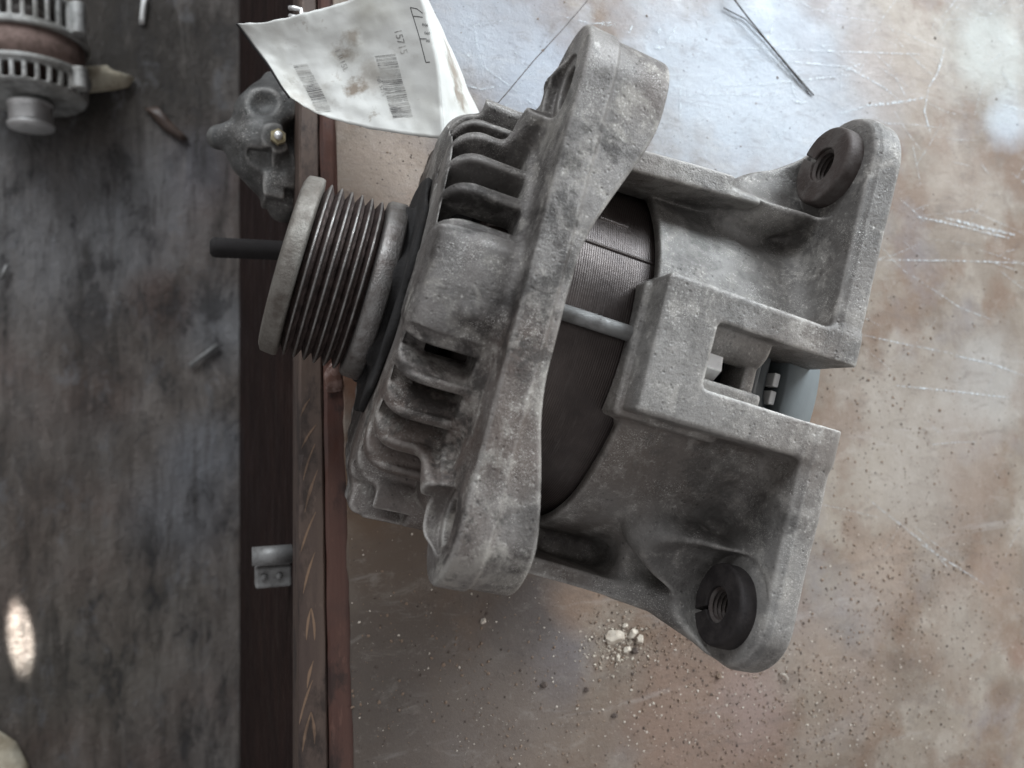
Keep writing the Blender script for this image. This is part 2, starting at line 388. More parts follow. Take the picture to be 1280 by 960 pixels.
for (px, py, r_, cc, am) in [(150, 60, .17, (.050, .042, .034), .85), (60, 110, .1, (.05, .044, .038), .7), (60, 290, .13, (.235, .24, .25), .6), (190, 245, .09, (.235, .24, .25), .6), (280, 400, .06, (.26, .27, .285), .65),  # pale bluish spots paint floor sheen into the colour; brown ones are dirt
        (250, 210, .05, (.16, .16, .18), .6), (30, 640, .12, (.13, .105, .085), .6), (100, 800, .14, (.15, .135, .11), .6), (120, 490, .05, (.12, .085, .07), .7), (260, 560, .05, (.22, .235, .26), .6), (200, 380, .04, (.13, .085, .07), .7), (230, 640, .07, (.18, .19, .21), .6)]:
    col = m.mix(m.math('MULTIPLY', m.spot(F3(px, py), r_, c, .55, 9), am), col, cc)
wg = m.noise(34, 8, .7, m.coord((1.9, .22, 1), (0, 0, -.12), (2, 5, 0)), .15)
col = m.mix(m.math('MULTIPLY', m.ramp(wg, [(.34, 1.), (.49, 0.)]), .75), col, (.045, .038, .033))
col = m.mix(m.math('MULTIPLY', m.ramp(wg, [(.54, 0.), (.68, 1.)]), .45), col, (.30, .275, .255))
gz = m.noise(15, 9, .76, m.coord((1.5, .7, 1), (0, 0, -.25), (4, 1, 0)), .25)
gl = m.noise(3.2, 4, .6, m.coord(loc=(8, 3, 1)))
col = m.mix(m.math('MULTIPLY', m.ramp(gz, [(.53, 0.), (.60, 1.)]), m.ramp(gl, [(.38, .1), (.58, .85)])), col, (.028, .026, .027))
lt = m.noise(24, 9, .75, m.coord((1.4, .8, 1), (0, 0, -.4), (1, 6, 0)), .2)
col = m.mix(m.math('MULTIPLY', m.ramp(lt, [(.56, 0.), (.66, 1.)]), .55), col, (.24, .245, .26))
m.set('Base Color', col); m.set('Roughness', m.ramp(n1, [(.35, .38), (.65, .6)]))
b = m.bump(n2, .014, .7); b = m.bump(m.ramp(gz, [(.48, 1.), (.6, 0.)]), .006, .6, b); b = m.bump(n3, .003, .6, b); m.set('Normal', b); M['floor'] = m.m

m = Mat('dirty_label_paper'); c = m.coord()
col = m.mix(m.ramp(m.noise(35, 6, .6, c), [(.45, 0.), (.7, 1.)]), (.60, .60, .57), (.50, .49, .44))
col = m.mix(m.math('MULTIPLY', m.ramp(m.noise(110, 7, .75, m.coord(loc=(1, 4, 2)), .5), [(.60, 0.), (.70, 1.)]), .55), col, (.20, .15, .10))
for (px, py, r, a) in [(443, 108, .0026, .9), (420, 60, .0028, .75), (441, 48, .0022, .6), (459, 36, .002, .6), (452, 18, .0018, .7), (432, 68, .0022, .6), (515, 76, .006, .35), (375, 118, .007, .35), (322, 54, .002, .7), (395, 70, .0012, .8), (470, 62, .0012, .7), (385, 100, .0026, .45), (468, 100, .0045, .4), (500, 130, .003, .4), (345, 60, .003, .3), (563, 90, .005, .75), (570, 125, .004, .75), (553, 62, .0035, .6), (566, 160, .003, .6), (548, 120, .003, .5)]:
    p = at(px, py, .05); col = m.mix(m.math('MULTIPLY', m.spot((p.x, p.y, p.z), r * 1.9, c, .9, 260), a), col, (.17, .12, .075))
m.set('Base Color', col); m.set('Roughness', .55)
m.set('Normal', m.bump(m.noise(60, 5, .6, c), .0006, .5)); M['paper'] = m.m
m = Mat('faded_print_ink'); m.set('Base Color', m.mix(m.ramp(m.noise(150, 5, .7), [(.42, 0.), (.58, 1.)]), (.16, .155, .15), (.48, .47, .44))); m.set('Roughness', .6); M['ink'] = m.m
m = Mat('black_print_ink'); m.set('Base Color', (.05, .05, .05)); m.set('Roughness', .6); M['ink_dark'] = m.m
m = Mat('cream_clay'); m.set('Base Color', m.mix(m.ramp(m.noise(200, 5, .6), [(.4, 0.), (.6, 1.)]), (.56, .50, .42), (.38, .32, .26))); m.set('Roughness', .9)
m.set('Normal', m.bump(m.noise(700, 4, .6), .0004, .8)); M['clay'] = m.m
m = Mat('dark_grit'); m.set('Base Color', (.075, .055, .045)); m.set('Roughness', .85); M['grit_d'] = m.m
m = Mat('brown_grit'); m.set('Base Color', (.21, .15, .11)); m.set('Roughness', .9); M['grit_b'] = m.m
m = Mat('pale_grit'); m.set('Base Color', (.58, .52, .45)); m.set('Roughness', .9); M['grit_p'] = m.m
m = Mat('scraped_bare_metal')
al = m.ramp(m.noise(420, 5, .75), [(.42, 0.), (.60, .75)])
m.set('Base Color', (.62, .68, .72)); m.set('Roughness', .45); m.set('Alpha', al); M['scratch'] = m.m
m = Mat('dirty_cream_foam'); m.set('Base Color', m.mix(m.ramp(m.noise(40, 6, .7), [(.4, 0.), (.62, 1.)]), (.74, .69, .55), (.42, .36, .26))); m.set('Roughness', .8)
m.set('Normal', m.bump(m.noise(40, 5, .6), .004, .8)); M['foam'] = m.m

# ================================================================= SETTING
FZ = -.55
floor = link('floor', pydata('floor', [(-3, -3, FZ), (3, -3, FZ), (3, 3, FZ), (-3, 3, FZ)], [(0, 1, 2, 3)]), M['floor'], kind='structure', smooth=False)

# ---- workbench
XE = at(431, 560).x                                    # edge of the sheet
XR = at(405, 560, -.001).x; XW = at(374, 560, -.002).x
bench = thing('workbench', 'workbench with worn scratched sheet metal top and dark brown wooden edge', 'workbench', Matrix.Translation((XE, 0, 0)))
def bpart(name, lo, hi, mat, bv=.0006, seg=2):
    o = link(name, boxmesh([lo[0] - XE, lo[1], lo[2]], [hi[0] - XE, hi[1], hi[2]], name), mat, bench, smooth=False)
    if bv: bevel(o, bv, seg)
    return o
# wavy sheet with a ragged left border
ny, nx = 260, 60
V = []; Fc = []
for j in range(ny):
    y = -.9 + 1.8 * j / (ny - 1)
    yy = y if abs(y) > .35 else y
    for i in range(nx):
        s = i / (nx - 1); x = 1.25 * s ** 2.2
        if i == 0: x = .0007 * noise.noise((y * 160, 0, 0)) + .0010 * noise.noise((y * 40, 3, 0))
        x += -.022 * (y - at(431, 560).y) * (1 - s)
        V.append((x, y, .00025 * noise.noise((x * 14, y * 14, 0)) - (0.0006 if i == 0 else 0)))
for j in range(ny - 1):
    for i in range(nx - 1):
        a = j * nx + i; Fc.append((a, a + 1, a + nx + 1, a + nx))
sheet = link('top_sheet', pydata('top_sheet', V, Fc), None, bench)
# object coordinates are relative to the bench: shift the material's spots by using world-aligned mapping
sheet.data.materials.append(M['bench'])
M['apron'].node_tree.nodes['Principled BSDF'].inputs['Specular IOR Level'].default_value = .15
for nd in M['bench'].node_tree.nodes:
    if nd.type == 'MAPPING':
        l = nd.inputs['Location'].default_value
        if tuple(nd.inputs['Scale'].default_value) == (1, 1, 1) and tuple(l) == (0, 0, 0): nd.inputs['Location'].default_value = (XE, 0, 0)
bpart('core_board', (XE + .0005, -.9, -.028), (XE + 1.25, .9, -.0012), M['apron'], 0)
Y0 = at(431, 560).y
def rail(name, xa, sa, xb, sb, z0, z1, mat, ch=.0008, jit=.00035, seed=0):
    V = []; n = 420
    for j in range(n + 1):
        y = -.9 + 1.8 * j / n; w = lambda k, a: a * (noise.noise((y * 55, k, seed)) + .6 * noise.noise((y * 260, k + 9, seed)))
        a_x = xa + sa * (y - Y0) - XE; b_x = xb + sb * (y - Y0) - XE
        chip = max(0, noise.noise((y * 90, 5, seed)) - .28) * .004
        V += [(a_x, y, z0), (a_x + w(1, jit * .5), y, z1 - ch - chip), (a_x + ch + chip + w(2, jit), y, z1), (b_x - ch + w(3, jit), y, z1 + w(6, jit * .4)), (b_x + w(4, jit * .5), y, z1 - ch), (b_x, y, z0)]
    Fc = [(j * 6 + k, j * 6 + k + 1, j * 6 + k + 7, j * 6 + k + 6) for j in range(n) for k in range(5)]
    return link(name, pydata(name, V, Fc), mat, bench, smooth=False)
rail('edge_strip', XR + .0004, -.010, XE + .0016, -.022, -.030, -.0009, M['redtrim'], .0012, .0005, 3)
rail('wood_trim', XW, .004, XR, -.010, -.032, -.0022, M['trim'], .0009, .0004, 7)
ap = pydata('apron', [(x - XE, y, z) for (x, z) in ((XW + .001, -.033), (XW - .012, FZ + .001), (XW + .02, FZ + .001), (XW + .02, -.033)) for y in (-.9, .9)],
            [(0, 1, 3, 2), (2, 3, 5, 4), (4, 5, 7, 6), (6, 7, 1, 0), (0, 2, 4, 6), (1, 7, 5, 3)])
link('apron', ap, M['apron'], bench, smooth=False)
# grain streaks on the trim: thin inlaid slivers of paler wood
gv = []; gf = []
zt = -.0022 + .00012
for (p, q) in [((377, 560), (396, 530)), ((379, 600), (394, 555)), ((381, 640), (397, 588)), ((376, 690), (395, 640)), ((379, 742), (394, 690)),
               ((383, 800), (389, 760)), ((389, 760), (393, 800)), ((374, 905), (391, 850)), ((378, 940), (389, 890)), ((389, 890), (393, 930)), ((384, 860), (392, 826)), ((376, 520), (388, 498))]:
    a, b = at(*p, zt), at(*q, zt); a.x -= XE; b.x -= XE
    d = (b - a).normalized(); n = Vector((-d.y, d.x, 0)); k = len(gv)
    N = 7
    for i in range(N):
        t = i / (N - 1); c_ = a.lerp(b, t) + n * .0005 * math.sin(t * 3); w = .00042 * (.3 + math.sin(math.pi * t)) * rnd.uniform(.7, 1.2)
        gv += [c_ + n * w, c_ - n * w]
        if i: gf.append((k + 2 * i - 2, k + 2 * i - 1, k + 2 * i + 1, k + 2 * i))
link('wood_grain', pydata('wood_grain', gv, gf), M['grain'], bench, kind='stuff', smooth=False)
# hinge on the apron
hp = at(347, 712, -.045); hx = XW - XE
hg = link('hinge', boxmesh((hx - .016, hp.y - .0095, -.060), (hx + .001, hp.y + .0005, -.050), 'hinge'), M['bolt'], bench, smooth=False); bevel(hg, .0012)
link('hinge_pin', tube([(hx - .0175, hp.y + .0065, -.048), (hx + .001, hp.y + .0065, -.048)], .0045, 20), M['bolt'], hg)
for xx in (-.012, -.005):
    link('screw_head', tube([(hx + xx, hp.y - .004, -.0502), (hx + xx, hp.y - .004, -.0488)], .0016, 12), M['bolt'], hg)

# scratches scraped through the paint
def ribbon_set(lines, wid, zz, name, mat, parent, jitter=.3):
    gv = []; gf = []
    for ln in lines:
        w0 = .85 * ln[-1] if isinstance(ln[-1], (int, float)) else wid
        pts = [at(*p) for p in ln if not isinstance(p, (int, float))]
        P_ = []
        for a, b in zip(pts[:-1], pts[1:]):
            n = max(2, int((b - a).length / .0012))
            P_ += [a.lerp(b, i / n) for i in range(n)]
        P_.append(pts[-1]); k = len(gv)
        for i, p in enumerate(P_):
            d = (P_[min(i + 1, len(P_) - 1)] - P_[max(i - 1, 0)]).normalized(); n = Vector((-d.y, d.x, 0))
            t = i / (len(P_) - 1); w = w0 * (.25 + .75 * math.sin(math.pi * min(max(t, .04), .96)) ** .5) * rnd.uniform(1 - jitter, 1 + jitter)
            q = p + n * w0 * rnd.uniform(-.3, .3)
            gv += [(q.x + n.x * w - XE, q.y + n.y * w, zz), (q.x - n.x * w - XE, q.y - n.y * w, zz)]
            if i: gf.append((k + 2 * i - 2, k + 2 * i - 1, k + 2 * i + 1, k + 2 * i))
    return link(name, pydata(name, gv, gf), mat, parent, kind='stuff', smooth=False)
S = [[(968, 25), (962, 45), (945, 62), .0005], [(985, 80), (992, 118), (1000, 128), .0006], [(990, 127), (1008, 128), .0009], [(950, 150), (962, 128), (972, 108), .0004], [(965, 152), (985, 190), .0004],
     [(1050, 142), (1085, 132), (1130, 127), (1155, 122), .0008], [(900, 108), (960, 105), (1062, 94), .0006], [(960, 75), (1060, 84), (1105, 110), (1128, 130), .0005], [(1100, 85), (1120, 98), (1132, 122), .0004],
     [(1180, 60), (1172, 90), (1160, 110), .0007], [(1160, 112), (1155, 140), (1162, 165), .0006], [(1075, 80), (1052, 90), (1050, 125), .0004], [(822, 42), (830, 30), .0006], [(832, 55), (845, 33), .0008], [(806, 50), (813, 38), .0005], [(786, 42), (790, 32), .0004],
     [(818, 60), (830, 60), .0006], [(900, 60), (1000, 63), (1150, 68), .0004], [(850, 108), (850, 150), .0004], [(1095, 325), (1200, 326), (1280, 329), .00045], [(1140, 270), (1180, 278), (1262, 298), .0007], [(1180, 272), (1230, 285), (1268, 294), .0011],
     [(1195, 445), (1240, 455), (1280, 470), .0005], [(1120, 482), (1200, 490), (1260, 497), .0005], [(1060, 415), (1130, 430), (1190, 442), .0003], [(1140, 345), (1200, 385), (1240, 400), .0003], [(700, 20), (740, 30), (770, 28), .0003],
     [(565, 55), (640, 110), (690, 150), .00035], [(620, 150), (650, 105), (700, 60), .00025], [(590, 20), (600, 80), .0003], [(1080, 620), (1180, 700), .0003], [(1150, 680), (1230, 730), .0003], [(840, 120), (910, 118), (990, 122), .0003], [(870, 20), (880, 60), .0003],
     [(930, 200), (1000, 150), .0003], [(1140, 180), (1150, 230), .0003], [(1250, 130), (1280, 140), .0006], [(560, 100), (600, 112), (625, 108), .0004], [(640, 60), (660, 90), .0004]]
for i in range(230):
    px, py = rnd.uniform(560, 1280), rnd.uniform(0, 330) if i < 190 else rnd.uniform(330, 700)
    ang = rnd.choice([rnd.gauss(.1, .25), rnd.gauss(-1.1, .3), rnd.gauss(.7, .2)]); L = rnd.uniform(12, 90)
    S.append([(px, py), (px + L * math.cos(ang) * .5, py + L * math.sin(ang) * .5 + rnd.uniform(-3, 3)), (px + L * math.cos(ang), py + L * math.sin(ang)), rnd.uniform(.00008, .00024)])
ribbon_set(S, .0004, .0004, 'scratches', M['scratch'], bench)

# ================================================================= ALTERNATOR
alt = thing('alternator', 'large dirty grey car alternator lying on the workbench, nearest the camera', 'alternator', ALT)
EF = ((65.5, 62), (-65.5, 62)); EB = ((74, 62.5), (-71.5, 62.5))
top_sl = [18.5, 29.5, 40, 50.5, 61, 72]; low_sl = [-20.5, -30.5, -41, -52, -63, -74]
under = [100, 112, 124, 136, 148, 160, 172, 184, 196, 208, 220, 232, 244, 256, 268]
def front(U, V, W):
    R = sq(V * V + W * W); T = np.degrees(np.arctan2(V, W))
    d = disc(U, R, -69, -30, 68.5, 9)
    boss = np.maximum(disc(U, R, -68.5, -30, 69.3, 3), np.abs(T + .5) * 1.15 - 14)
    d = smin(d, boss, 2.5)
    pad = rbox(U, V, W, (-58, -11, 40), (-36, 13, 71.2), 3); d = smin(d, pad, 3)
    # plate with two ears
    prof = np.minimum(seg2(V, W, EF[0], EF[1]) - 18, 0 * V + 99)
    prof = smin(prof, R - 72, 12)
    draft = .9 * ss(U, -35.0, -33.6) + .03 * (U + 40)
    ub = -31 + np.where(V > 0, 14, 10) * ss(np.abs(V + 3), 14, 66)
    plate = smax(prof + draft, np.maximum(-44 - U, U - ub), 1.6)
    d = smin(d, plate, 4)
    ur = np.where(V > 0, 1, 1)
    rim = smax(prof + 6, slab(U, -47, -40), 2)
    # gussets ear to drum
    for s, (y, z) in ((1, EF[0]), (-1, EF[1])):
        d = smin(d, cap(U, V, W, (-43, y, z - 6), (-49, y - s * 15, z - 12), 8, 4), 4)
        d = smin(d, cap(U, V, W, (-39, y - s * 3, 40), (-45, s * 60, 18), 6, 6), 5)
    # long bolt columns
    for (y, z) in ((60, 24), (-66, 18), (44, -52), (-44, -52)):
        d = smin(d, np.maximum(seg2(V, W, (y, z), (y * .85, z * .85)) - 9.5, slab(U, -60, -34)), 3)
    d = smin(d, rbox(U, V, W, (-66, -75, -12), (-46, -55, 22), 3), 3)
    # scoops and slots
    for t in top_sl + low_sl + under:
        dt = (T - t + 180) % 360 - 180
        arc = np.radians(dt) * np.maximum(R, 30)
        wdt = 4.3 if t in top_sl else (4.3 if t in low_sl else 3.8)
        slot = np.maximum(np.maximum(np.abs(arc) - wdt, slab(U, -80, -46.5 if t in top_sl else -48)), 40 - R)
        off = 0
        # recess of the louvre, open at the shoulder, closed inside near the front
        inner = 47 if t in top_sl else (58.0 + 8.0 * ss(-arc, -2.0, 4.2) if t in low_sl else 57.5)
        rec = np.maximum(slot, inner - R + 0 * U)
        rec = np.maximum(rec, -(U + 68.0 - 0 * R) - .0)
        d = smax(d, -rec, 1.6 if t in top_sl else 1.8)
        if t in low_sl: thr = np.maximum(np.maximum(np.abs(arc - 1.5) - 2.0, slab(U, -61.5, -48.5)), 50 - R)
        else: thr = np.maximum(np.maximum(np.abs(arc + (0 if t in top_sl else -1.2)) - (wdt - (.8 if t in top_sl else 1.75)), slab(U, -62 if t in top_sl else -60, -46.5 if t in top_sl else -48.5)), 50 - R)
        if not (t in low_sl and t < -55): d = smax(d, -thr, .7)
    # relief groove between rib and ear plate
    d = smax(d, -rbox(U, V, W, (-52, 34, 62), (-45.4, 60, 90), 2.2), 2)
    d = smax(d, -rbox(U, V, W, (-52, -62, 66), (-45.4, -40, 90), 2.2), 2)
    # hollow, shaft hole
    d = np.maximum(d, -disc(U, R, -63.5, 20, 56.0, 3)); d = np.maximum(d, -np.maximum(R - 62.9, slab(U, -40, 20)))
    d = np.maximum(d, -np.maximum(R - 20, slab(U, -90, -50)))
    for (y, z) in EF:
        q = sq((V - y) ** 2 + (W - z) ** 2)
        d = smax(d, -(q - 6.2 + 0 * U), .8); d = smax(d, -np.maximum(q - 9.5, U + 42.8), .8)
    return d + lump(U, V, W, 7, .10)
link('front_housing', nets(front, (-74, -92, -80), (-14, 96, 86), .62, 'front_housing'), M['cast_front'], alt)

def rear(U, V, W):
    R = sq(V * V + W * W)
    d = disc(U, R, 0, 56, 66.8, 1.2) + .10 * 0
    prof = seg2(V, W, EB[0], EB[1]) - 18
    prof = smin(prof, R - 58, 16)
    wall = smax(prof + .8 * ss(-U, -55, -53.8), slab(U, 52, 62.5), 1.6)
    d = smin(d, wall, 9)
    for s, (y, z) in ((1, EB[0]), (-1, EB[1])):
        d = smin(d, cap(U, V, W, (56, y, z), (30, y * .76, z * .66), 15, 10), 5)
        d = smin(d, cap(U, V, W, (54, y, z - 4), (54, y * .55, -20), 12, 10), 7)
    d = smin(d, cap(U, V, W, (34, -77, 27), (56, -80, 52), 3.5, 9), 4)
    d = smin(d, cap(U, V, W, (28, 58.5, 56), (54, 76, 60), 3.5, 9), 3)
    # U-shaped frame
    blk = rbox(U, V, W, (-3.5, -22.2, 52), (62.5, 18.7, 80), 1.3)
    blk = np.minimum(blk, rbox(U, V, W, (-5.5, -24, 50), (30, 17.5, 69), 2))
    d = smin(d, blk, 3.0)
    # axial ridges on both flanks
    d = smin(d, rbox(U, V - .10 * (U - 10), W, (-18, 52.5, 6), (30, 60, 60.5), .9), 1.2)
    d = smin(d, rbox(U, V, W, (-14, 40, 6), (50, 56, 34), 1.2), 2)
    d = smin(d, rbox(U, V + .06 * (U - 10), W, (-14, -80.5, -8), (50, -74.5, 33), 1.2), 3)
    d = smin(d, rbox(U, V, W, (-14, -78, -8), (50, -55, 8), 2), 3)
    d = smin(d, rbox(U, V, W, (27, -80, -8), (56, -55, 31), 4), 7)
    # window
    win = rbox(U, V, W, (14.5, -10.8, 30), (80, 9.2, 110), 1.6)
    d = np.maximum(d, -win)
    # bolt pocket inside the window
    d = np.minimum(d, smax(seg2(V, W, (8.5, 67), (12, 67)) - 7.6, slab(U, 13, 37), 1.2))
    d = np.minimum(d, rbox(U, V, W, (13, -12, 50), (38.2, -6.6, 73), 1.0))
    d = np.minimum(d, rbox(U, V, W, (32.8, -10, 50), (36.6, 6, 70), .9))
    # inside: stator bore, rear chamber
    d = np.maximum(d, -disc(U, R, -30, 13, 63.3, .5))
    d = np.maximum(d, -disc(U, R, 10, 45, 56, 3))
    d = np.maximum(d, -rbox(U, V, W, (14.5, -10.8, 20), (28.3, 9.2, 66), .5) if False else -np.maximum(R - 52, slab(U, 44, 90)))
    for (y, z) in EB:
        q = sq((V - y) ** 2 + (W - z) ** 2)
        d = smax(d, -np.maximum(q - 16.5, slab(U, 20, 51.8)), 2.5)
        d = np.maximum(d, -(q - 9.4 + 0 * U))
    # ragged parting flash
    return d + lump(U, V, W, 6, .09)
link('rear_housing', nets(rear, (-17, -96, -78), (66, 98, 84), .62, 'rear_housing'), M['cast'], alt)

# stator
prof = [(-36, 50), (-36, 62.4)] + [(-36 + i * 1.0, 62.6) for i in range(1, 48)] + [(12, 62.4), (12, 50)]
st = link('stator_core', lathe(prof, 160, 'stator'), M['stator'], alt)
def curved_bar(u0, u1, th, r, hw, hh, name, mat, par):
    V = []; n = 8
    for i in range(n + 1):
        u = u0 + (u1 - u0) * i / n
        for (a, b) in ((-hw, 0), (-hw * .7, hh), (hw * .7, hh), (hw, 0)):
            t = math.radians(th) + a / r; V.append((u * MM, (r + b) * math.sin(t) * MM, (r + b) * math.cos(t) * MM))
    Fc = [(i * 4 + k, i * 4 + k + 1, i * 4 + k + 5, i * 4 + k + 4) for i in range(n) for k in range(3)]
    return link(name, pydata(name, V, Fc), mat, par)
curved_bar(-30, 0, 24, 62.6, .5, .45, 'weld_seam', M['stator'], st)
curved_bar(-19, -9, 35, 62.5, 1.1, .5, 'key_mark', M['stator'], st)
link('winding', lathe([(-52, 40), (-52, 55), (-36, 57), (-35, 40)], 64, 'winding'), M['copper'], alt)
link('winding', lathe([(11, 40), (11, 55), (24, 52), (26, 40)], 64, 'winding'), M['copper'], alt)
# inner fan behind the slots
link('cooling_fan', lathe([(-62, 12), (-62, 46), (-60, 48), (-56, 49), (-56, 12)], 64, 'fan'), M['black'], alt)
link('rotor_core', lathe([(-48, 12), (-48, 38), (18, 38), (18, 12)], 48, 'rotor'), M['black'], alt)
# through bolts
for th, r, nm in ((0.6, 65.4, 1), (72, 66.5, 1), (180, 66, 1), (-95, 66, 1)):
    t = math.radians(th); y, z = r * math.sin(t), r * math.cos(t)
    link('through_bolt', tube([(-33 * MM, y * MM, z * MM), (4 * MM, y * MM, z * MM)], 2.4 * MM, 16), M['bolt'], alt)

# pulley
pul = [(-108.6, 12), (-108.6, 26), (-108.2, 28.6), (-107.2, 30.6), (-103.2, 31.3), (-102.0, 31.0), (-101.6, 29.0)]
rim0 = lathe([(-105, 9), (-105, 24), (-108.6, 26.5), (-108.4, 29.0), (-107.4, 30.9), (-106.0, 31.2), (-103.0, 31.5), (-102.0, 31.1), (-101.6, 28.0), (-101.6, 9)], 160, 'rim')
p0 = link('pulley', rim0, M['pulley_rim'], alt)
gp = [(-101.6, 27)]; mats = []
u = -101.3
for k in range(6):
    gp += [(u, 27.2), (u + 1.25, 30.0), (u + 1.5, 30.35), (u + 1.85, 30.35), (u + 2.1, 30.0), (u + 3.45, 27.0)]
    u += 3.50
gp += [(u, 27.0), (u + .2, 27)]
g = link('belt_grooves', lathe(gp, 160, 'grooves'), M['groove'], p0)
gm = g.data; gm.materials.append(M['pulley'])
for pl in gm.polygons:
    if len(pl.vertices) == 4:
        c_ = sum((gm.vertices[i].co for i in pl.vertices), Vector()) / 4
        if math.hypot(c_.y, c_.z) > .0300: pl.material_index = 1
link('rear_flange', lathe([(u, 20), (u, 28), (u + .5, 31.0), (u + 1.6, 31.8), (u + 6.6, 32.2), (u + 7.2, 31.6), (u + 7.2, 20)], 160, 'rf'), M['pulley'], p0)
for o_b in (p0, g, p0.children[-1]):
    for pl in o_b.data.polygons: pl.use_smooth = True
link('shaft_nut', lathe([(-107, 3), (-107, 10), (-106, 11), (-103, 11)], 6, 'nut'), M['bolt'], p0, smooth=False)
link('drive_shaft', lathe([(-108, 5), (-108, 7), (-60, 8.5), (-60, 5)], 32, 'shaft'), M['bolt'], alt)
# dust shield
def shield(U, V, W):
    R = sq(V * V + W * W); T = np.arctan2(V, W)
    d = disc(U, R, -71.0, -68.8, 43 + .9 * np.sin(T * 13), 1)
    d = smin(d, disc(U, R, -74.6, -70, 31 + 1.8 * np.sin(T * 7 + 1), 1), 1)
    d = smin(d, disc(U, R, -80, -72, 18, 2), 2)
    return np.maximum(d, 9 - R) + lump(U, V, W, 5, .22)
link('dust_shield', nets(shield, (-87, -64, -64), (-67, 64, 64), 1.0, 'shield'), M['black'], alt)

# bushings in the rear ears
def bushing(y, z, notch, label):
    def f(U, V, W):
        R = sq(V * V + W * W)
        d = disc(U, R, 0, 8.0, 12.9, 1.2)
        d = np.maximum(d, -smax(R - 5.6, slab(U, -10, 30), .5))
        ang = math.radians(notch)
        q = V * math.sin(ang) + W * math.cos(ang); p = V * math.cos(ang) - W * math.sin(ang)
        return np.maximum(d, -np.maximum(np.abs(p) - .55, -q + 0 * U)) + lump(U, V, W, 3, .08)
    mt = M['rust'] if y > 0 else M['rust_black']
    b = link('mount_bushing', nets(f, (-2, -15, -15), (10, 15, 15), .4, 'bush'), mt, alt, label=label)
    b.location = (46.5 * MM, y * MM, z * MM)
    pr = []
    for i in range(14):
        pr += [(1 + i * 1.5, 5.7), (1.6 + i * 1.5, 4.6), (1.9 + i * 1.5, 4.6)]
    link('thread', lathe([(19.5, 5.6)] + pr[::-1] if False else pr + [(20, 5.6)], 40, 'thread', caps=False), M['rust'], b)
    lt = link('sleeve', lathe([(5.8, 5.8), (5.8, 9.0), (20, 9.0), (20, 5.8)], 48, 'sleeve', caps=False), mt, b)
bushing(*EB[0], 150, 'brown rusty split bushing')
bushing(*EB[1], 205, 'black split bushing, darkened for shade')

# hex bolt inside the window
hb = link('terminal_bolt', tube([(13.0 * MM, -1.2 * MM, 66.5 * MM), (17.4 * MM, -1.2 * MM, 66.5 * MM)], 6.6 * MM, 24), M['shiny'], alt)
hx_ = link('hex_head', tube([(17.4 * MM, -1.2 * MM, 66.5 * MM), (24.0 * MM, -1.2 * MM, 66.5 * MM)], 5.2 * MM, 6), M['shiny'], hb, smooth=False); bevel(hx_, .0004)
# rear plastic parts
link('rear_cover', lathe([(55, 20), (54.6, 54), (55, 58.4), (55.6, 58.9), (60, 59.0), (65, 58.6), (69, 56.8), (71.8, 53.2), (73.2, 48), (73.8, 40), (74, 0)], 120, 'cover'), M['plastic'], alt)
def carrier(U, V, W):
    d = rbox(U, V, W, (41, -16, 30), (46.0, 16, 58), 1.2)
    d = np.minimum(d, rbox(U, V, W, (46, -16, 30), (50.5, 16, 55.5), 1.2))
    d = smin(d, cap(U, V, W, (45, -2, 52), (50, -8, 50), 4.0, 5.5), 2)
    return d
link('brush_holder', nets(carrier, (39, -18, 28), (58, 18, 62), .6, 'carrier'), M['plastic_dark'], alt)
link('diode_plate', lathe([(30, 10), (30, 50), (31, 51), (33, 51), (33, 10)], 64, 'diode'), M['plastic_dark'], alt)
for y0, y1 in ((-5.6, -1.0), (.4, 5.0)):
    bevel(link('contact_strip', boxmesh([51.6 * MM, y0 * MM, 52 * MM], [53.9 * MM, y1 * MM, 57 * MM]), M['white'], alt, smooth=False), .0004)

# ================================================================= PAPER LABEL
def bez(a, b, c_, t): return (1 - t) ** 2 * a + 2 * t * (1 - t) * b + t * t * c_
def paper_pt(s, t):
    """main panel: s 0 left .. 1 crease, t 0 top .. 1 bottom"""
    top = np.array([297 + 222 * s, 30 - 62 * s ** 1.6 - 0 * s])
    bot = np.array([bez(362, 430, 556, s), bez(122, 168, 172, s)])
    left = t
    p = top * (1 - t) + bot * t
    p[0] += (8 * math.sin(math.pi * t)) * s
    p[1] += -10 * math.sin(math.pi * t) * (1 - s) * .3
    h = .036 + .030 * s - .004 * math.sin(math.pi * s) + .010 * (t - .5) ** 2 * (1 - s) + .006 * (1 - s) * t ** 3
    return at(p[0], p[1], h)
def flap_pt(s, t):
    k = min(t / .8, 1.0); a = paper_pt(1, k)
    if t > .8: a = a.lerp(at(558, 207, .056), (t - .8) / .2)
    r = np.array([538 + 72 * t, 5 + 160 * t]) 
    a = a.lerp(at(557.5, 207, .058), max(0, t - .0) ** 1.0) if False else a
    b = at(r[0], r[1], .034 - .004 * t)
    p = a.lerp(b, s)
    p.z += .004 * math.sin(math.pi * s) * math.sin(3 * t)
    return p
lab = thing('paper_label', 'dirty white paper label with barcodes, creased, wired to the alternator by its upper left side', 'label', Matrix.Translation(at(450, 90, .0)))
LO = lab.matrix_world.translation.copy()
def grid(fn, n, mm_, name, mat, mx=lambda s, t: True):
    V = [fn(i / n, j / mm_) - LO for j in range(mm_ + 1) for i in range(n + 1)]
    Fc = [(j * (n + 1) + i, (j + 1) * (n + 1) + i, (j + 1) * (n + 1) + i + 1, j * (n + 1) + i + 1) for j in range(mm_) for i in range(n)]
    o = link(name, pydata(name, V, Fc), mat, lab)
    md = o.modifiers.new('solid', 'SOLIDIFY'); md.thickness = .00022; md.offset = 0; return o
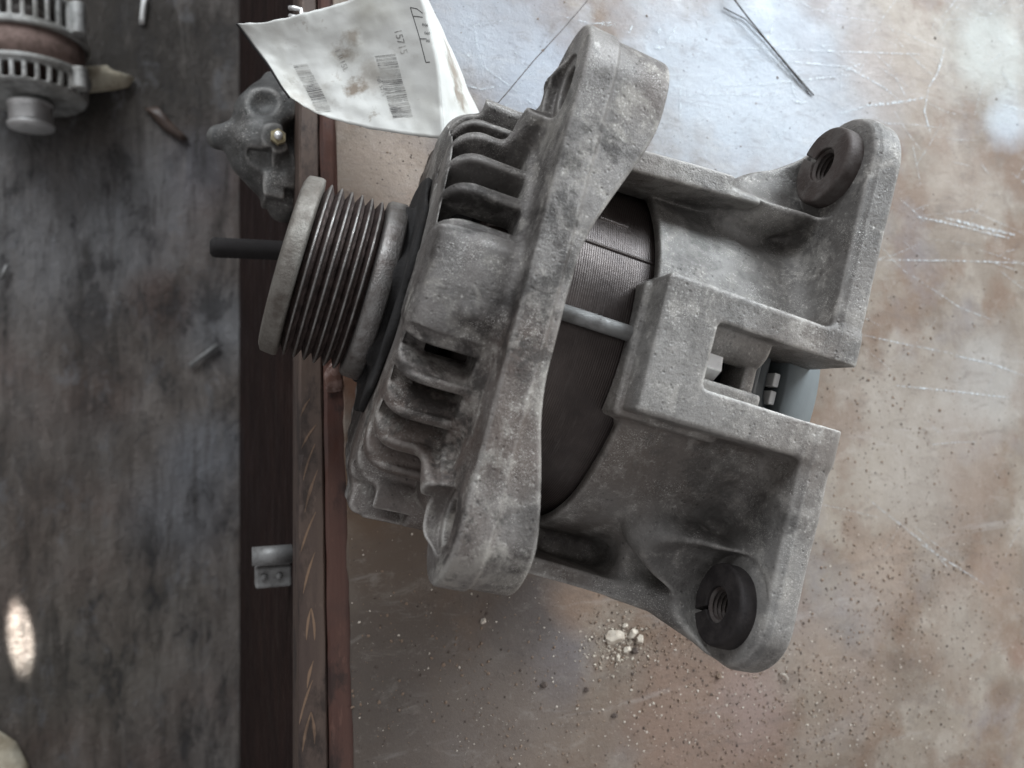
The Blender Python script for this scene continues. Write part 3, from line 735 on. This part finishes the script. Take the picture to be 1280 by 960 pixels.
def wob(fn):
    def g(s, t):
        p = fn(s, t); k = noise.noise(p * 70) * .0015 + noise.noise(p * 170) * .0006 + noise.noise(p * 420) * .0002
        return p + Vector((0, 0, k)) + Vector((noise.noise(p * 300) * .0003 if t in (0, 1) else 0, noise.noise(p * 330 + Vector((5, 5, 5))) * .0004 if t in (0, 1) else 0, 0))
    return g
pm_, fm_ = wob(paper_pt), wob(flap_pt)
grid(pm_, 60, 40, 'paper_sheet', M['paper'])
fl = grid(fm_, 24, 40, 'folded_flap', M['paper'])
# the paper material is laid out in bench coordinates
for nd in M['paper'].node_tree.nodes:
    if nd.type == 'MAPPING' and tuple(nd.inputs['Location'].default_value) == (0, 0, 0): nd.inputs['Location'].default_value = LO
el = link('dark_edge', tube([pm_(0, j / 40) - LO + Vector((-.0002, -.0002, 0)) for j in range(41)], .00045, 6), M['rubber'], lab)
# print: solve (s,t) for a picture place, then lay ink on the surface
def proj(P_):
    q = Rwc.T @ (np.array(P_) - CAM); return 640 + 960 * q[0] / -q[2], 480 - 960 * q[1] / -q[2]
def inv(px, py):
    s = t = .5
    for _ in range(14):
        p = np.array(proj(paper_pt(s, t))); e = np.array([px, py]) - p
        ds = (np.array(proj(paper_pt(s + .01, t))) - p) / .01; dt = (np.array(proj(paper_pt(s, t + .01))) - p) / .01
        st_ = np.linalg.solve(np.stack([ds, dt], 1), e); s += st_[0]; t += st_[1]
        s = min(max(s, -.05), 1.0); t = min(max(t, -.1), 1.0)
    return s, t
ink_v = {}; 
def ink_pt(px, py):
    s, t = inv(px, py); p = pm_(s, t) - LO
    return (p.x, p.y, p.z + .00028)
def bars(p0, p1, half, n, name, seed, mat):
    r = random.Random(seed); V = []; Fc = []
    a, b = np.array(p0, float), np.array(p1, float); d = b - a; L = np.hypot(*d); d /= L
    perp = np.array([math.cos(math.radians(-6)), math.sin(math.radians(-6))])
    x = 0
    while x < L:
        w = r.choice([.5, .5, .9, 1.4]); 
        c0 = a + d * x; k = len(V)
        for tt, ww in ((-1, 0), (0, 0), (1, 0), (1, w), (0, w), (-1, w)):
            q = c0 + perp * half * tt * r.uniform(.94, 1.02) + d * ww; V.append(ink_pt(*q))
        Fc += [(k, k + 1, k + 4, k + 5), (k + 1, k + 2, k + 3, k + 4)]
        x += w + r.choice([.8, 1.1, 1.7])
    return link(name, pydata(name, V, Fc), mat, lab, smooth=False)
bars((375, 81), (406, 139), 9, 30, 'barcode', 3, M['ink'])
bars((481, 69), (504, 146), 13, 40, 'barcode', 5, M['ink'])
def ink_poly(lines, wid, name, mat):
    V = []; Fc = []
    for ln in lines:
        for a, b in zip(ln[:-1], ln[1:]):
            a = np.array(a, float); b = np.array(b, float); d = b - a; L = np.hypot(*d); d /= L; n = np.array([-d[1], d[0]]) * wid
            N = max(1, int(L / 5))
            for i in range(N):
                p, q = a + d * L * i / N, a + d * L * (i + 1) / N; k = len(V)
                V += [ink_pt(*(p + n)), ink_pt(*(p - n)), ink_pt(*(q - n)), ink_pt(*(q + n))]; Fc.append((k, k + 1, k + 2, k + 3))
    return link(name, pydata(name, V, Fc), mat, lab, smooth=False)
ink_poly([[(513, 9), (524, 48), (532, 78)], [(513, 9), (521, 11), (528, 17)], [(524, 49), (533, 49)], [(532, 78), (537, 78)], [(516, 20), (528, 22)]], .5, 'printed_box', M['ink_dark'])
def text(s, px, py, size, ang, name, mat):
    cu = bpy.data.curves.new('txt', 'FONT'); cu.body = s; cu.size = 1; cu.resolution_u = 3
    ob = bpy.data.objects.new('txt', cu); sc.collection.objects.link(ob)
    bpy.context.view_layer.update()
    me = ob.to_mesh(); V = []
    ca, sa = math.cos(math.radians(ang)), math.sin(math.radians(ang))
    for v in me.vertices:
        x, y = v.co.x * size, -v.co.y * size
        V.append(ink_pt(px + x * ca - y * sa, py + x * sa + y * ca))
    Fc = [tuple(p.vertices) for p in me.polygons]
    ob.to_mesh_clear(); bpy.data.objects.remove(ob); bpy.data.curves.remove(cu)
    return link(name, pydata(name, V, Fc), mat, lab, smooth=False)
text('15715', 492, 38, 13, 74, 'printed_number', M['ink'])
text('13L15L', 418, 62, 10, 66, 'printed_number', M['ink'])
text('NR 5715', 470, 96, 7, 72, 'printed_number', M['ink'])
text('R06', 527, 33, 5, 4, 'printed_number', M['ink_dark'])
text('060', 530, 43, 5, 4, 'printed_number', M['ink_dark'])
text('00', 532, 53, 5, 4, 'printed_number', M['ink_dark'])
# tie wire from the label to the housing
w1 = tube([at(735, 0, .02), at(705, 35, .03), at(668, 75, .035), at(632, 118, .05), at(604, 150, .06), at(590, 166, .062), at(582, 178, .06)], .00022, 6)
tag(link('tie_wire', w1, M['wire']), 'thin wire running from the top edge down to the alternator ribs beside the label flap', 'wire')

# ================================================================= SMALL THINGS ON THE BENCH
def strand(pts, r, name, label):
    return tag(link(name, tube([at(*p) for p in pts], r, 8), M['wire']), label, 'wire', 'dark wire strands at the top of the bench')
strand([(914, -6, .004), (935, 22, .0035), (962, 55, .003), (990, 88, .002), (1017, 119, .0008)], .00042, 'wire_strand', 'dark wire strand on the bench, the longer and upper of two')
strand([(905, 10, .0012), (932, 24, .001), (955, 48, .001), (985, 84, .0008), (1012, 117, .0007)], .00028, 'wire_strand', 'thin faint wire strand lying just below the dark one')

def stone(px, py, sx, sy, sz, seed, mat, name, flat=.9, rot=0):
    import bmesh
    bm = bmesh.new(); bmesh.ops.create_icosphere(bm, subdivisions=3, radius=1)
    for v in bm.verts:
        n = v.co.copy(); k = 1 + .35 * noise.noise(n * 1.3 + Vector((seed, 0, 0))) + .12 * noise.noise(n * 4 + Vector((0, seed, 0)))
        c = n * k
        for ax in (Vector((.7, .3, .6)), Vector((-.5, .6, .6)), Vector((.1, -.8, .5)), Vector((0, 0, 1))):
            ax = ax.normalized(); q = c.dot(ax)
            if q > .62: c -= ax * (q - .62)
        v.co = (c.x * sx, c.y * sy, max(c.z, -.5) * sz)
    me = bpy.data.meshes.new(name); bm.to_mesh(me); bm.free()
    o = link(name, me, mat, smooth=False); p = at(px, py)
    o.location = (p.x, p.y, sz * .5); o.rotation_euler = (0, 0, rot); return o
G = 'cream clay crumbs below the alternator'
for (px, py, a, b, h, sd, lb, rt) in [
        (768, 796, .0056, .0036, .0014, 1, 'largest cream clay flake in the crumb pile', .1),
        (790, 792, .0030, .0022, .0018, 2, 'cream clay lump just right of the largest flake', .6),
        (799, 799, .0022, .0026, .0018, 3, 'cream clay lump at the right side of the crumb pile', -.4),
        (783, 812, .0024, .0016, .0014, 4, 'cream clay lump at the lower side of the crumb pile', .2),
        (781, 782, .0016, .0013, .0011, 5, 'small cream clay lump at the top of the crumb pile', 0),
        (772, 822, .0016, .0012, .001, 6, 'small cream clay lump lowest in the crumb pile', 1)]:
    tag(stone(px, py, a, b, h, sd, M['clay'], 'clay_crumb', rot=rt), lb, 'crumb', G)
tag(stone(793, 813, .0020, .0018, .0014, 9, M['grit_d'], 'dark_crumb'), 'dark grey crumb at the right side of the cream crumb pile', 'crumb')
tag(stone(604, 776, .0014, .0014, .0012, 11, M['grit_p'], 'pale_pebble'), 'round pale pebble on the bench below the front ear', 'pebble')
tag(stone(680, 856, .0018, .0014, .0013, 12, M['grit_d'], 'dark_crumb'), 'dark crumb on the bench below and left of the cream crumbs', 'crumb')
tag(stone(733, 862, .0013, .0013, .001, 13, M['grit_d'], 'dark_crumb'), 'dark crumb on the bench right of another, below the cream crumbs', 'crumb')
tag(stone(768, 894, .0018, .0012, .001, 14, M['grit_d'], 'dark_crumb'), 'flat dark crumb near the bottom of the bench', 'crumb')
tag(stone(898, 845, .0016, .0018, .0016, 15, M['grit_b'], 'brown_crumb'), 'brown crumb by the black bushing ear', 'crumb')
ch = tag(link('curled_chip', tube([at(975, 842, .0008), at(981, 843, .0016), at(985, 848, .0016), at(984, 853, .0006)], .0004, 6), M['grit_p']), 'pale curled chip below the lower rear ear', 'chip')

def grit(n, where, smin_, smax_, mat, name, seed):
    r = np.random.default_rng(seed); V = []; Fc = []
    ico = [(0, 0, 1), (.9, 0, .3), (.28, .85, .3), (-.72, .53, .3), (-.72, -.53, .3), (.28, -.85, .3), (.72, .53, -.4), (-.28, .85, -.4), (-.9, 0, -.4), (-.28, -.85, -.4), (.72, -.53, -.4)]
    fa = [(0, 1, 2), (0, 2, 3), (0, 3, 4), (0, 4, 5), (0, 5, 1), (1, 6, 2), (2, 7, 3), (3, 8, 4), (4, 9, 5), (5, 10, 1), (6, 7, 2), (7, 8, 3), (8, 9, 4), (9, 10, 5), (10, 6, 1)]
    base = np.array(ico)
    for i in range(n):
        px, py = where(r); p = at(px, py)
        if p.x < XE + .002: continue
        s = smin_ * (smax_ / smin_) ** (r.random() ** 2.6)
        q = base * (1 + r.uniform(-.3, .3, (11, 1))) * s * np.array([1, r.uniform(.5, 1.0), r.uniform(.35, .7)])
        t = r.uniform(0, 6.3); c, s_ = math.cos(t), math.sin(t)
        k = len(V)
        V += [(a * c - b * s_ + p.x, a * s_ + b * c + p.y, z + s * .2) for a, b, z in q]
        Fc += [tuple(x + k for x in f) for f in fa]
    o = link(name, pydata(name, V, Fc), mat, kind='stuff', smooth=False); return o
clus = [(1060, 800, 110, 60), (1130, 760, 90, 50), (1000, 880, 120, 70), (900, 900, 150, 60), (1180, 700, 80, 40), (1100, 880, 140, 70), (880, 830, 70, 40), (1080, 540, 60, 100), (1000, 940, 120, 40), (1160, 500, 120, 100), (800, 790, 60, 35), (560, 850, 100, 70)]
def wh(r):
    if r.random() < .13: return r.uniform(430, 1290), r.uniform(-10, 970)
    c = clus[r.integers(len(clus))]; return r.normal(c[0], c[2]), r.normal(c[1], c[3])
def wh2(r):
    if r.random() < .3: return r.uniform(430, 1290), r.uniform(640, 970)
    return r.normal(940, 160), r.normal(880, 60)
tag(grit(3000, wh, .00016, .00085, M['grit_d'], 'dark_grit', 1), 'fine dark grit scattered over the bench', 'grit')
tag(grit(6500, wh, .00018, .0010, M['grit_b'], 'brown_grit', 2), 'brown rust grit scattered over the lower part of the bench', 'grit')
tag(grit(1500, wh2, .00014, .0008, M['grit_p'], 'pale_grit', 3), 'pale grit scattered over the lower part of the bench', 'grit')
tag(grit(420, lambda r: (r.normal(775, 20), r.normal(806, 15)), .0002, .0010, M['clay'], 'clay_dust', 4), 'cream clay dust and tiny crumbs round the crumb pile', 'grit')
tag(grit(500, lambda r: (r.normal(500, 70), r.normal(230, 60)), .00015, .0005, M['grit_d'], 'table_specks', 6), 'dark specks on the bench left of the ribs', 'grit')

# shiny blob / staple on the trim
p = at(416, 478, .001)
sb = tag(stone(416, 474, .0042, .0075, .0018, 21, M['blob'], 'resin_drip'), 'small glossy brownish drip on the bench edge below the pulley', 'resin drip')
for pl in sb.data.polygons: pl.use_smooth = True
es = link('staple', tube([at(362, 10, .001), at(368, 10, .003), at(376, 12, .003), at(377, 20, .003), at(370, 22, .003), at(362, 20, .001)], .0010, 8), M['shiny'])
tag(es, 'bright bent metal staple on the bench edge above the paper label', 'staple')

# ================================================================= AT THE BENCH EDGE
def brk(U, V, W):
    d = cap(U, V, W, (0, 0, 0), (4, 22, -4), 17, 10)
    d = smin(d, cap(U, V, W, (2, -10, 0), (10, -26, -4), 12, 8), 6)
    d = smin(d, cap(U, V, W, (-6, 4, -2), (-20, 4, -8), 8, 6), 6)
    d = smin(d, rbox(U, V, W, (0, -18, -18), (24, 24, 4), 4), 6)
    d = smin(d, np.maximum(sq((U - 5) ** 2 + (V + 2) ** 2) - 6.5, slab(W, 6, 18)), 3)
    d = smin(d, rbox(U, V, W, (-1, -27, -12), (8, -14, 12), 1), 1.5)
    d = smin(d, cap(U, V, W, (2, 14, 0), (8, 28, -8), 15, 11), 3)
    d = smin(d, rbox(U, V, W, (8, -22, 0), (13, 22, 13), 1), 1.5)
    d = smax(d, -rbox(U, V, W, (-8, -16, 11), (3, -6, 30), 2), 1)
    d = smax(d, -(sq((U + 2) ** 2 + (V - 16) ** 2 + (W - 16) ** 2) - 7), 3)
    d = smax(d, -(sq((U - 16) ** 2 + (V - 2) ** 2 + (W - 14) ** 2) - 9), 3)
    return d + lump(U, V, W, 4, .5)
bc = at(330, 182, -.035)
bt = thing('cast_bracket', 'lumpy dark grey cast bracket with small bolt at the bench edge below the paper label', 'bracket', Matrix.Translation(bc))
bk = link('casting', nets(brk, (-32, -44, -26), (28, 38, 24), 1.0, 'brk'), M['cast_bracket'], bt)
bo = link('bolt', tube([(5 * MM, -2 * MM, 16 * MM), (5 * MM, -2 * MM, 20.5 * MM)], .0036, 6), M['brass'], bt, smooth=False)
link('bolt_end', tube([(5 * MM, -2 * MM, 20.3 * MM), (5 * MM, -2 * MM, 22.5 * MM)], .0018, 12), M['shiny'], bo)
rz = -.03
q0, q1 = at(262, 309, rz), at(352, 313, rz)
q1.x = XW + .003
ridge = []
n = 40
for i in range(n + 1): ridge.append(q0.lerp(q1, i / n))
rr = [(.0026 if i < 1 else .0038 if i < 2 else .0044) + (.00022 if i % 2 else 0) for i in range(n + 1)]
tag(link('threaded_rod', tube(ridge, .003, 14, rad=rr), M['rubber']), 'black threaded rod sticking out left from the bench edge behind the pulley', 'rod')

# ================================================================= ON THE FLOOR
fa_l = at(36, 78, FZ + .055)
fm = Matrix.Translation((fa_l.x, fa_l.y, FZ + .053)) @ Matrix.Rotation(math.radians(92), 4, 'Z') @ Matrix.Scale(.74, 4)   # local u runs up the picture
far = thing('alternator', 'small bright alternator lying on the floor at the upper left, pulley downward', 'alternator', fm)
def fh(u0, u1, rnd_front):
    def f(U, V, W):
        R = sq(V * V + W * W); T = np.degrees(np.arctan2(V, W))
        d = disc(U, R, u0, u1, 66, 8 if rnd_front else 3)
        rimu = u1 if rnd_front == -1 else (u1 if rnd_front else u0)
        d = np.minimum(d, disc(U, R, *( (u1 - 7, u1) if rnd_front else (u0, u0 + 7)), 70, 1.5))
        for t in range(0, 360, 12):
            dt = (T - t + 180) % 360 - 180; arc = np.radians(dt) * 66
            lo, hi = (u0 + 5, u1 - 10) if rnd_front else (u0 + 11, u1 - 5)
            d = np.maximum(d, -np.maximum(np.maximum(np.abs(arc) - 4.0, slab(U, lo, hi)), 56 - R))
        for t in (60, 180, 300):
            y, z = 72 * math.sin(math.radians(t)), 72 * math.cos(math.radians(t))
            d = np.minimum(d, np.maximum(sq((V - y) ** 2 + (W - z) ** 2) - 9, slab(U, u0 + 6, u1 - 1)))
        return np.maximum(d, -disc(U, R, u0 + 5 if rnd_front else u0 - 9, u1 + 9 if rnd_front else u1 - 5, 59, 2))
    return f
link('front_housing', nets(fh(-48, -14, 1), (-52, -84, -84), (-10, 84, 84), 1.6, 'ff'), M['cast_far'], far)
link('rear_housing', nets(fh(22, 70, 0), (18, -84, -84), (74, 84, 84), 1.6, 'fr'), M['cast_far'], far)
m2 = steel('rusty_far_stator', (.27, .19, .165), (.17, .12, .10), .6, .1, 60)
link('stator_core', lathe([(-15, 40), (-15, 64), (23, 64), (23, 40)], 64), m2, far)
link('pulley', lathe([(-84, 5), (-84, 26), (-80, 27), (-79, 22)] + [q for k in range(5) for q in ((-79 + k * 4, 22), (-77 + k * 4, 25))] + [(-58, 22), (-57, 26), (-53, 26), (-53, 5)], 48), M['shiny'], far)
link('drive_shaft', lathe([(-60, 3), (-60, 11), (-46, 13), (-46, 3)], 24), M['bolt'], far)
link('plug_socket', lathe([(60, 3), (60, 24), (92, 22), (94, 3)], 24), M['white'], far)

def scrap(pts, z, th, name, label, cat, mat, seed=0, dome=.01):
    """small lumpy flat piece with the given outline"""
    P_ = [at(*q, z) for q in pts]; c = sum(P_, Vector()) / len(P_)
    V = []; Fc = []; n = len(P_) * 6; R_ = 6
    ring = []
    for i in range(len(P_)):
        a, b = P_[i], P_[(i + 1) % len(P_)]
        for k in range(6): ring.append(a.lerp(b, k / 6))
    for j in range(R_ + 1):
        s = j / R_
        for q in ring:
            p = c.lerp(q, s); hgt = th + dome * (1 - s ** 2) + dome * .5 * noise.noise(p * 40 + Vector((seed, 0, 0)))
            V.append((p.x - c.x, p.y - c.y, hgt if j < R_ else th * .3))
    for j in range(R_):
        for i in range(n):
            k = (i + 1) % n; Fc.append((j * n + i, (j + 1) * n + i, (j + 1) * n + k, j * n + k))
    me = pydata(name, V, Fc); o = link(name, me, mat); o.location = (c.x, c.y, FZ + .001)
    tag(o, label, cat); return o
scrap([(100, 84), (118, 82), (134, 80), (143, 88), (168, 95), (160, 106), (140, 110), (104, 114)], FZ + .01, .008, 'torn_cardboard', 'torn cream cardboard scrap on the floor right of the small alternator', 'cardboard', M['foam'], 1, .012)
scrap([(40, -14), (92, -14), (84, 8), (66, 13), (36, 10)], FZ + .01, .008, 'cardboard_piece', 'cream cardboard piece at the top edge above the small alternator', 'cardboard', M['foam'], 2, .006)
scrap([(176, -8), (184, -8), (182, 12), (180, 26), (173, 26), (174, 12)], FZ + .01, .004, 'white_strip', 'narrow white plastic strip on the floor at the top edge', 'plastic strip', M['white'], 3, .003)
scrap([(-40, 905), (-5, 915), (18, 930), (34, 960), (38, 1000), (-40, 1010)], FZ + .01, .01, 'cream_lid', 'round cream lid at the bottom left corner on the floor', 'lid', M['foam'], 4, .004)
scrap([(180, 132), (196, 130), (222, 158), (236, 172), (228, 174), (205, 160)], FZ + .01, .006, 'wood_chip', 'reddish brown wood chip on the dark upper floor', 'wood chip', M['trim'], 6, .005)
tag(link('nail', tube([at(237, 457, FZ + .006), at(272, 431, FZ + .006)], .0025, 8), M['bolt']), 'light grey nail lying on the floor left of the bench', 'nail')
tag(link('nail', tube([at(1, 349, FZ + .006), at(9, 331, FZ + .006)], .002, 8), M['bolt']), 'short pale nail on the floor at the left edge', 'nail')
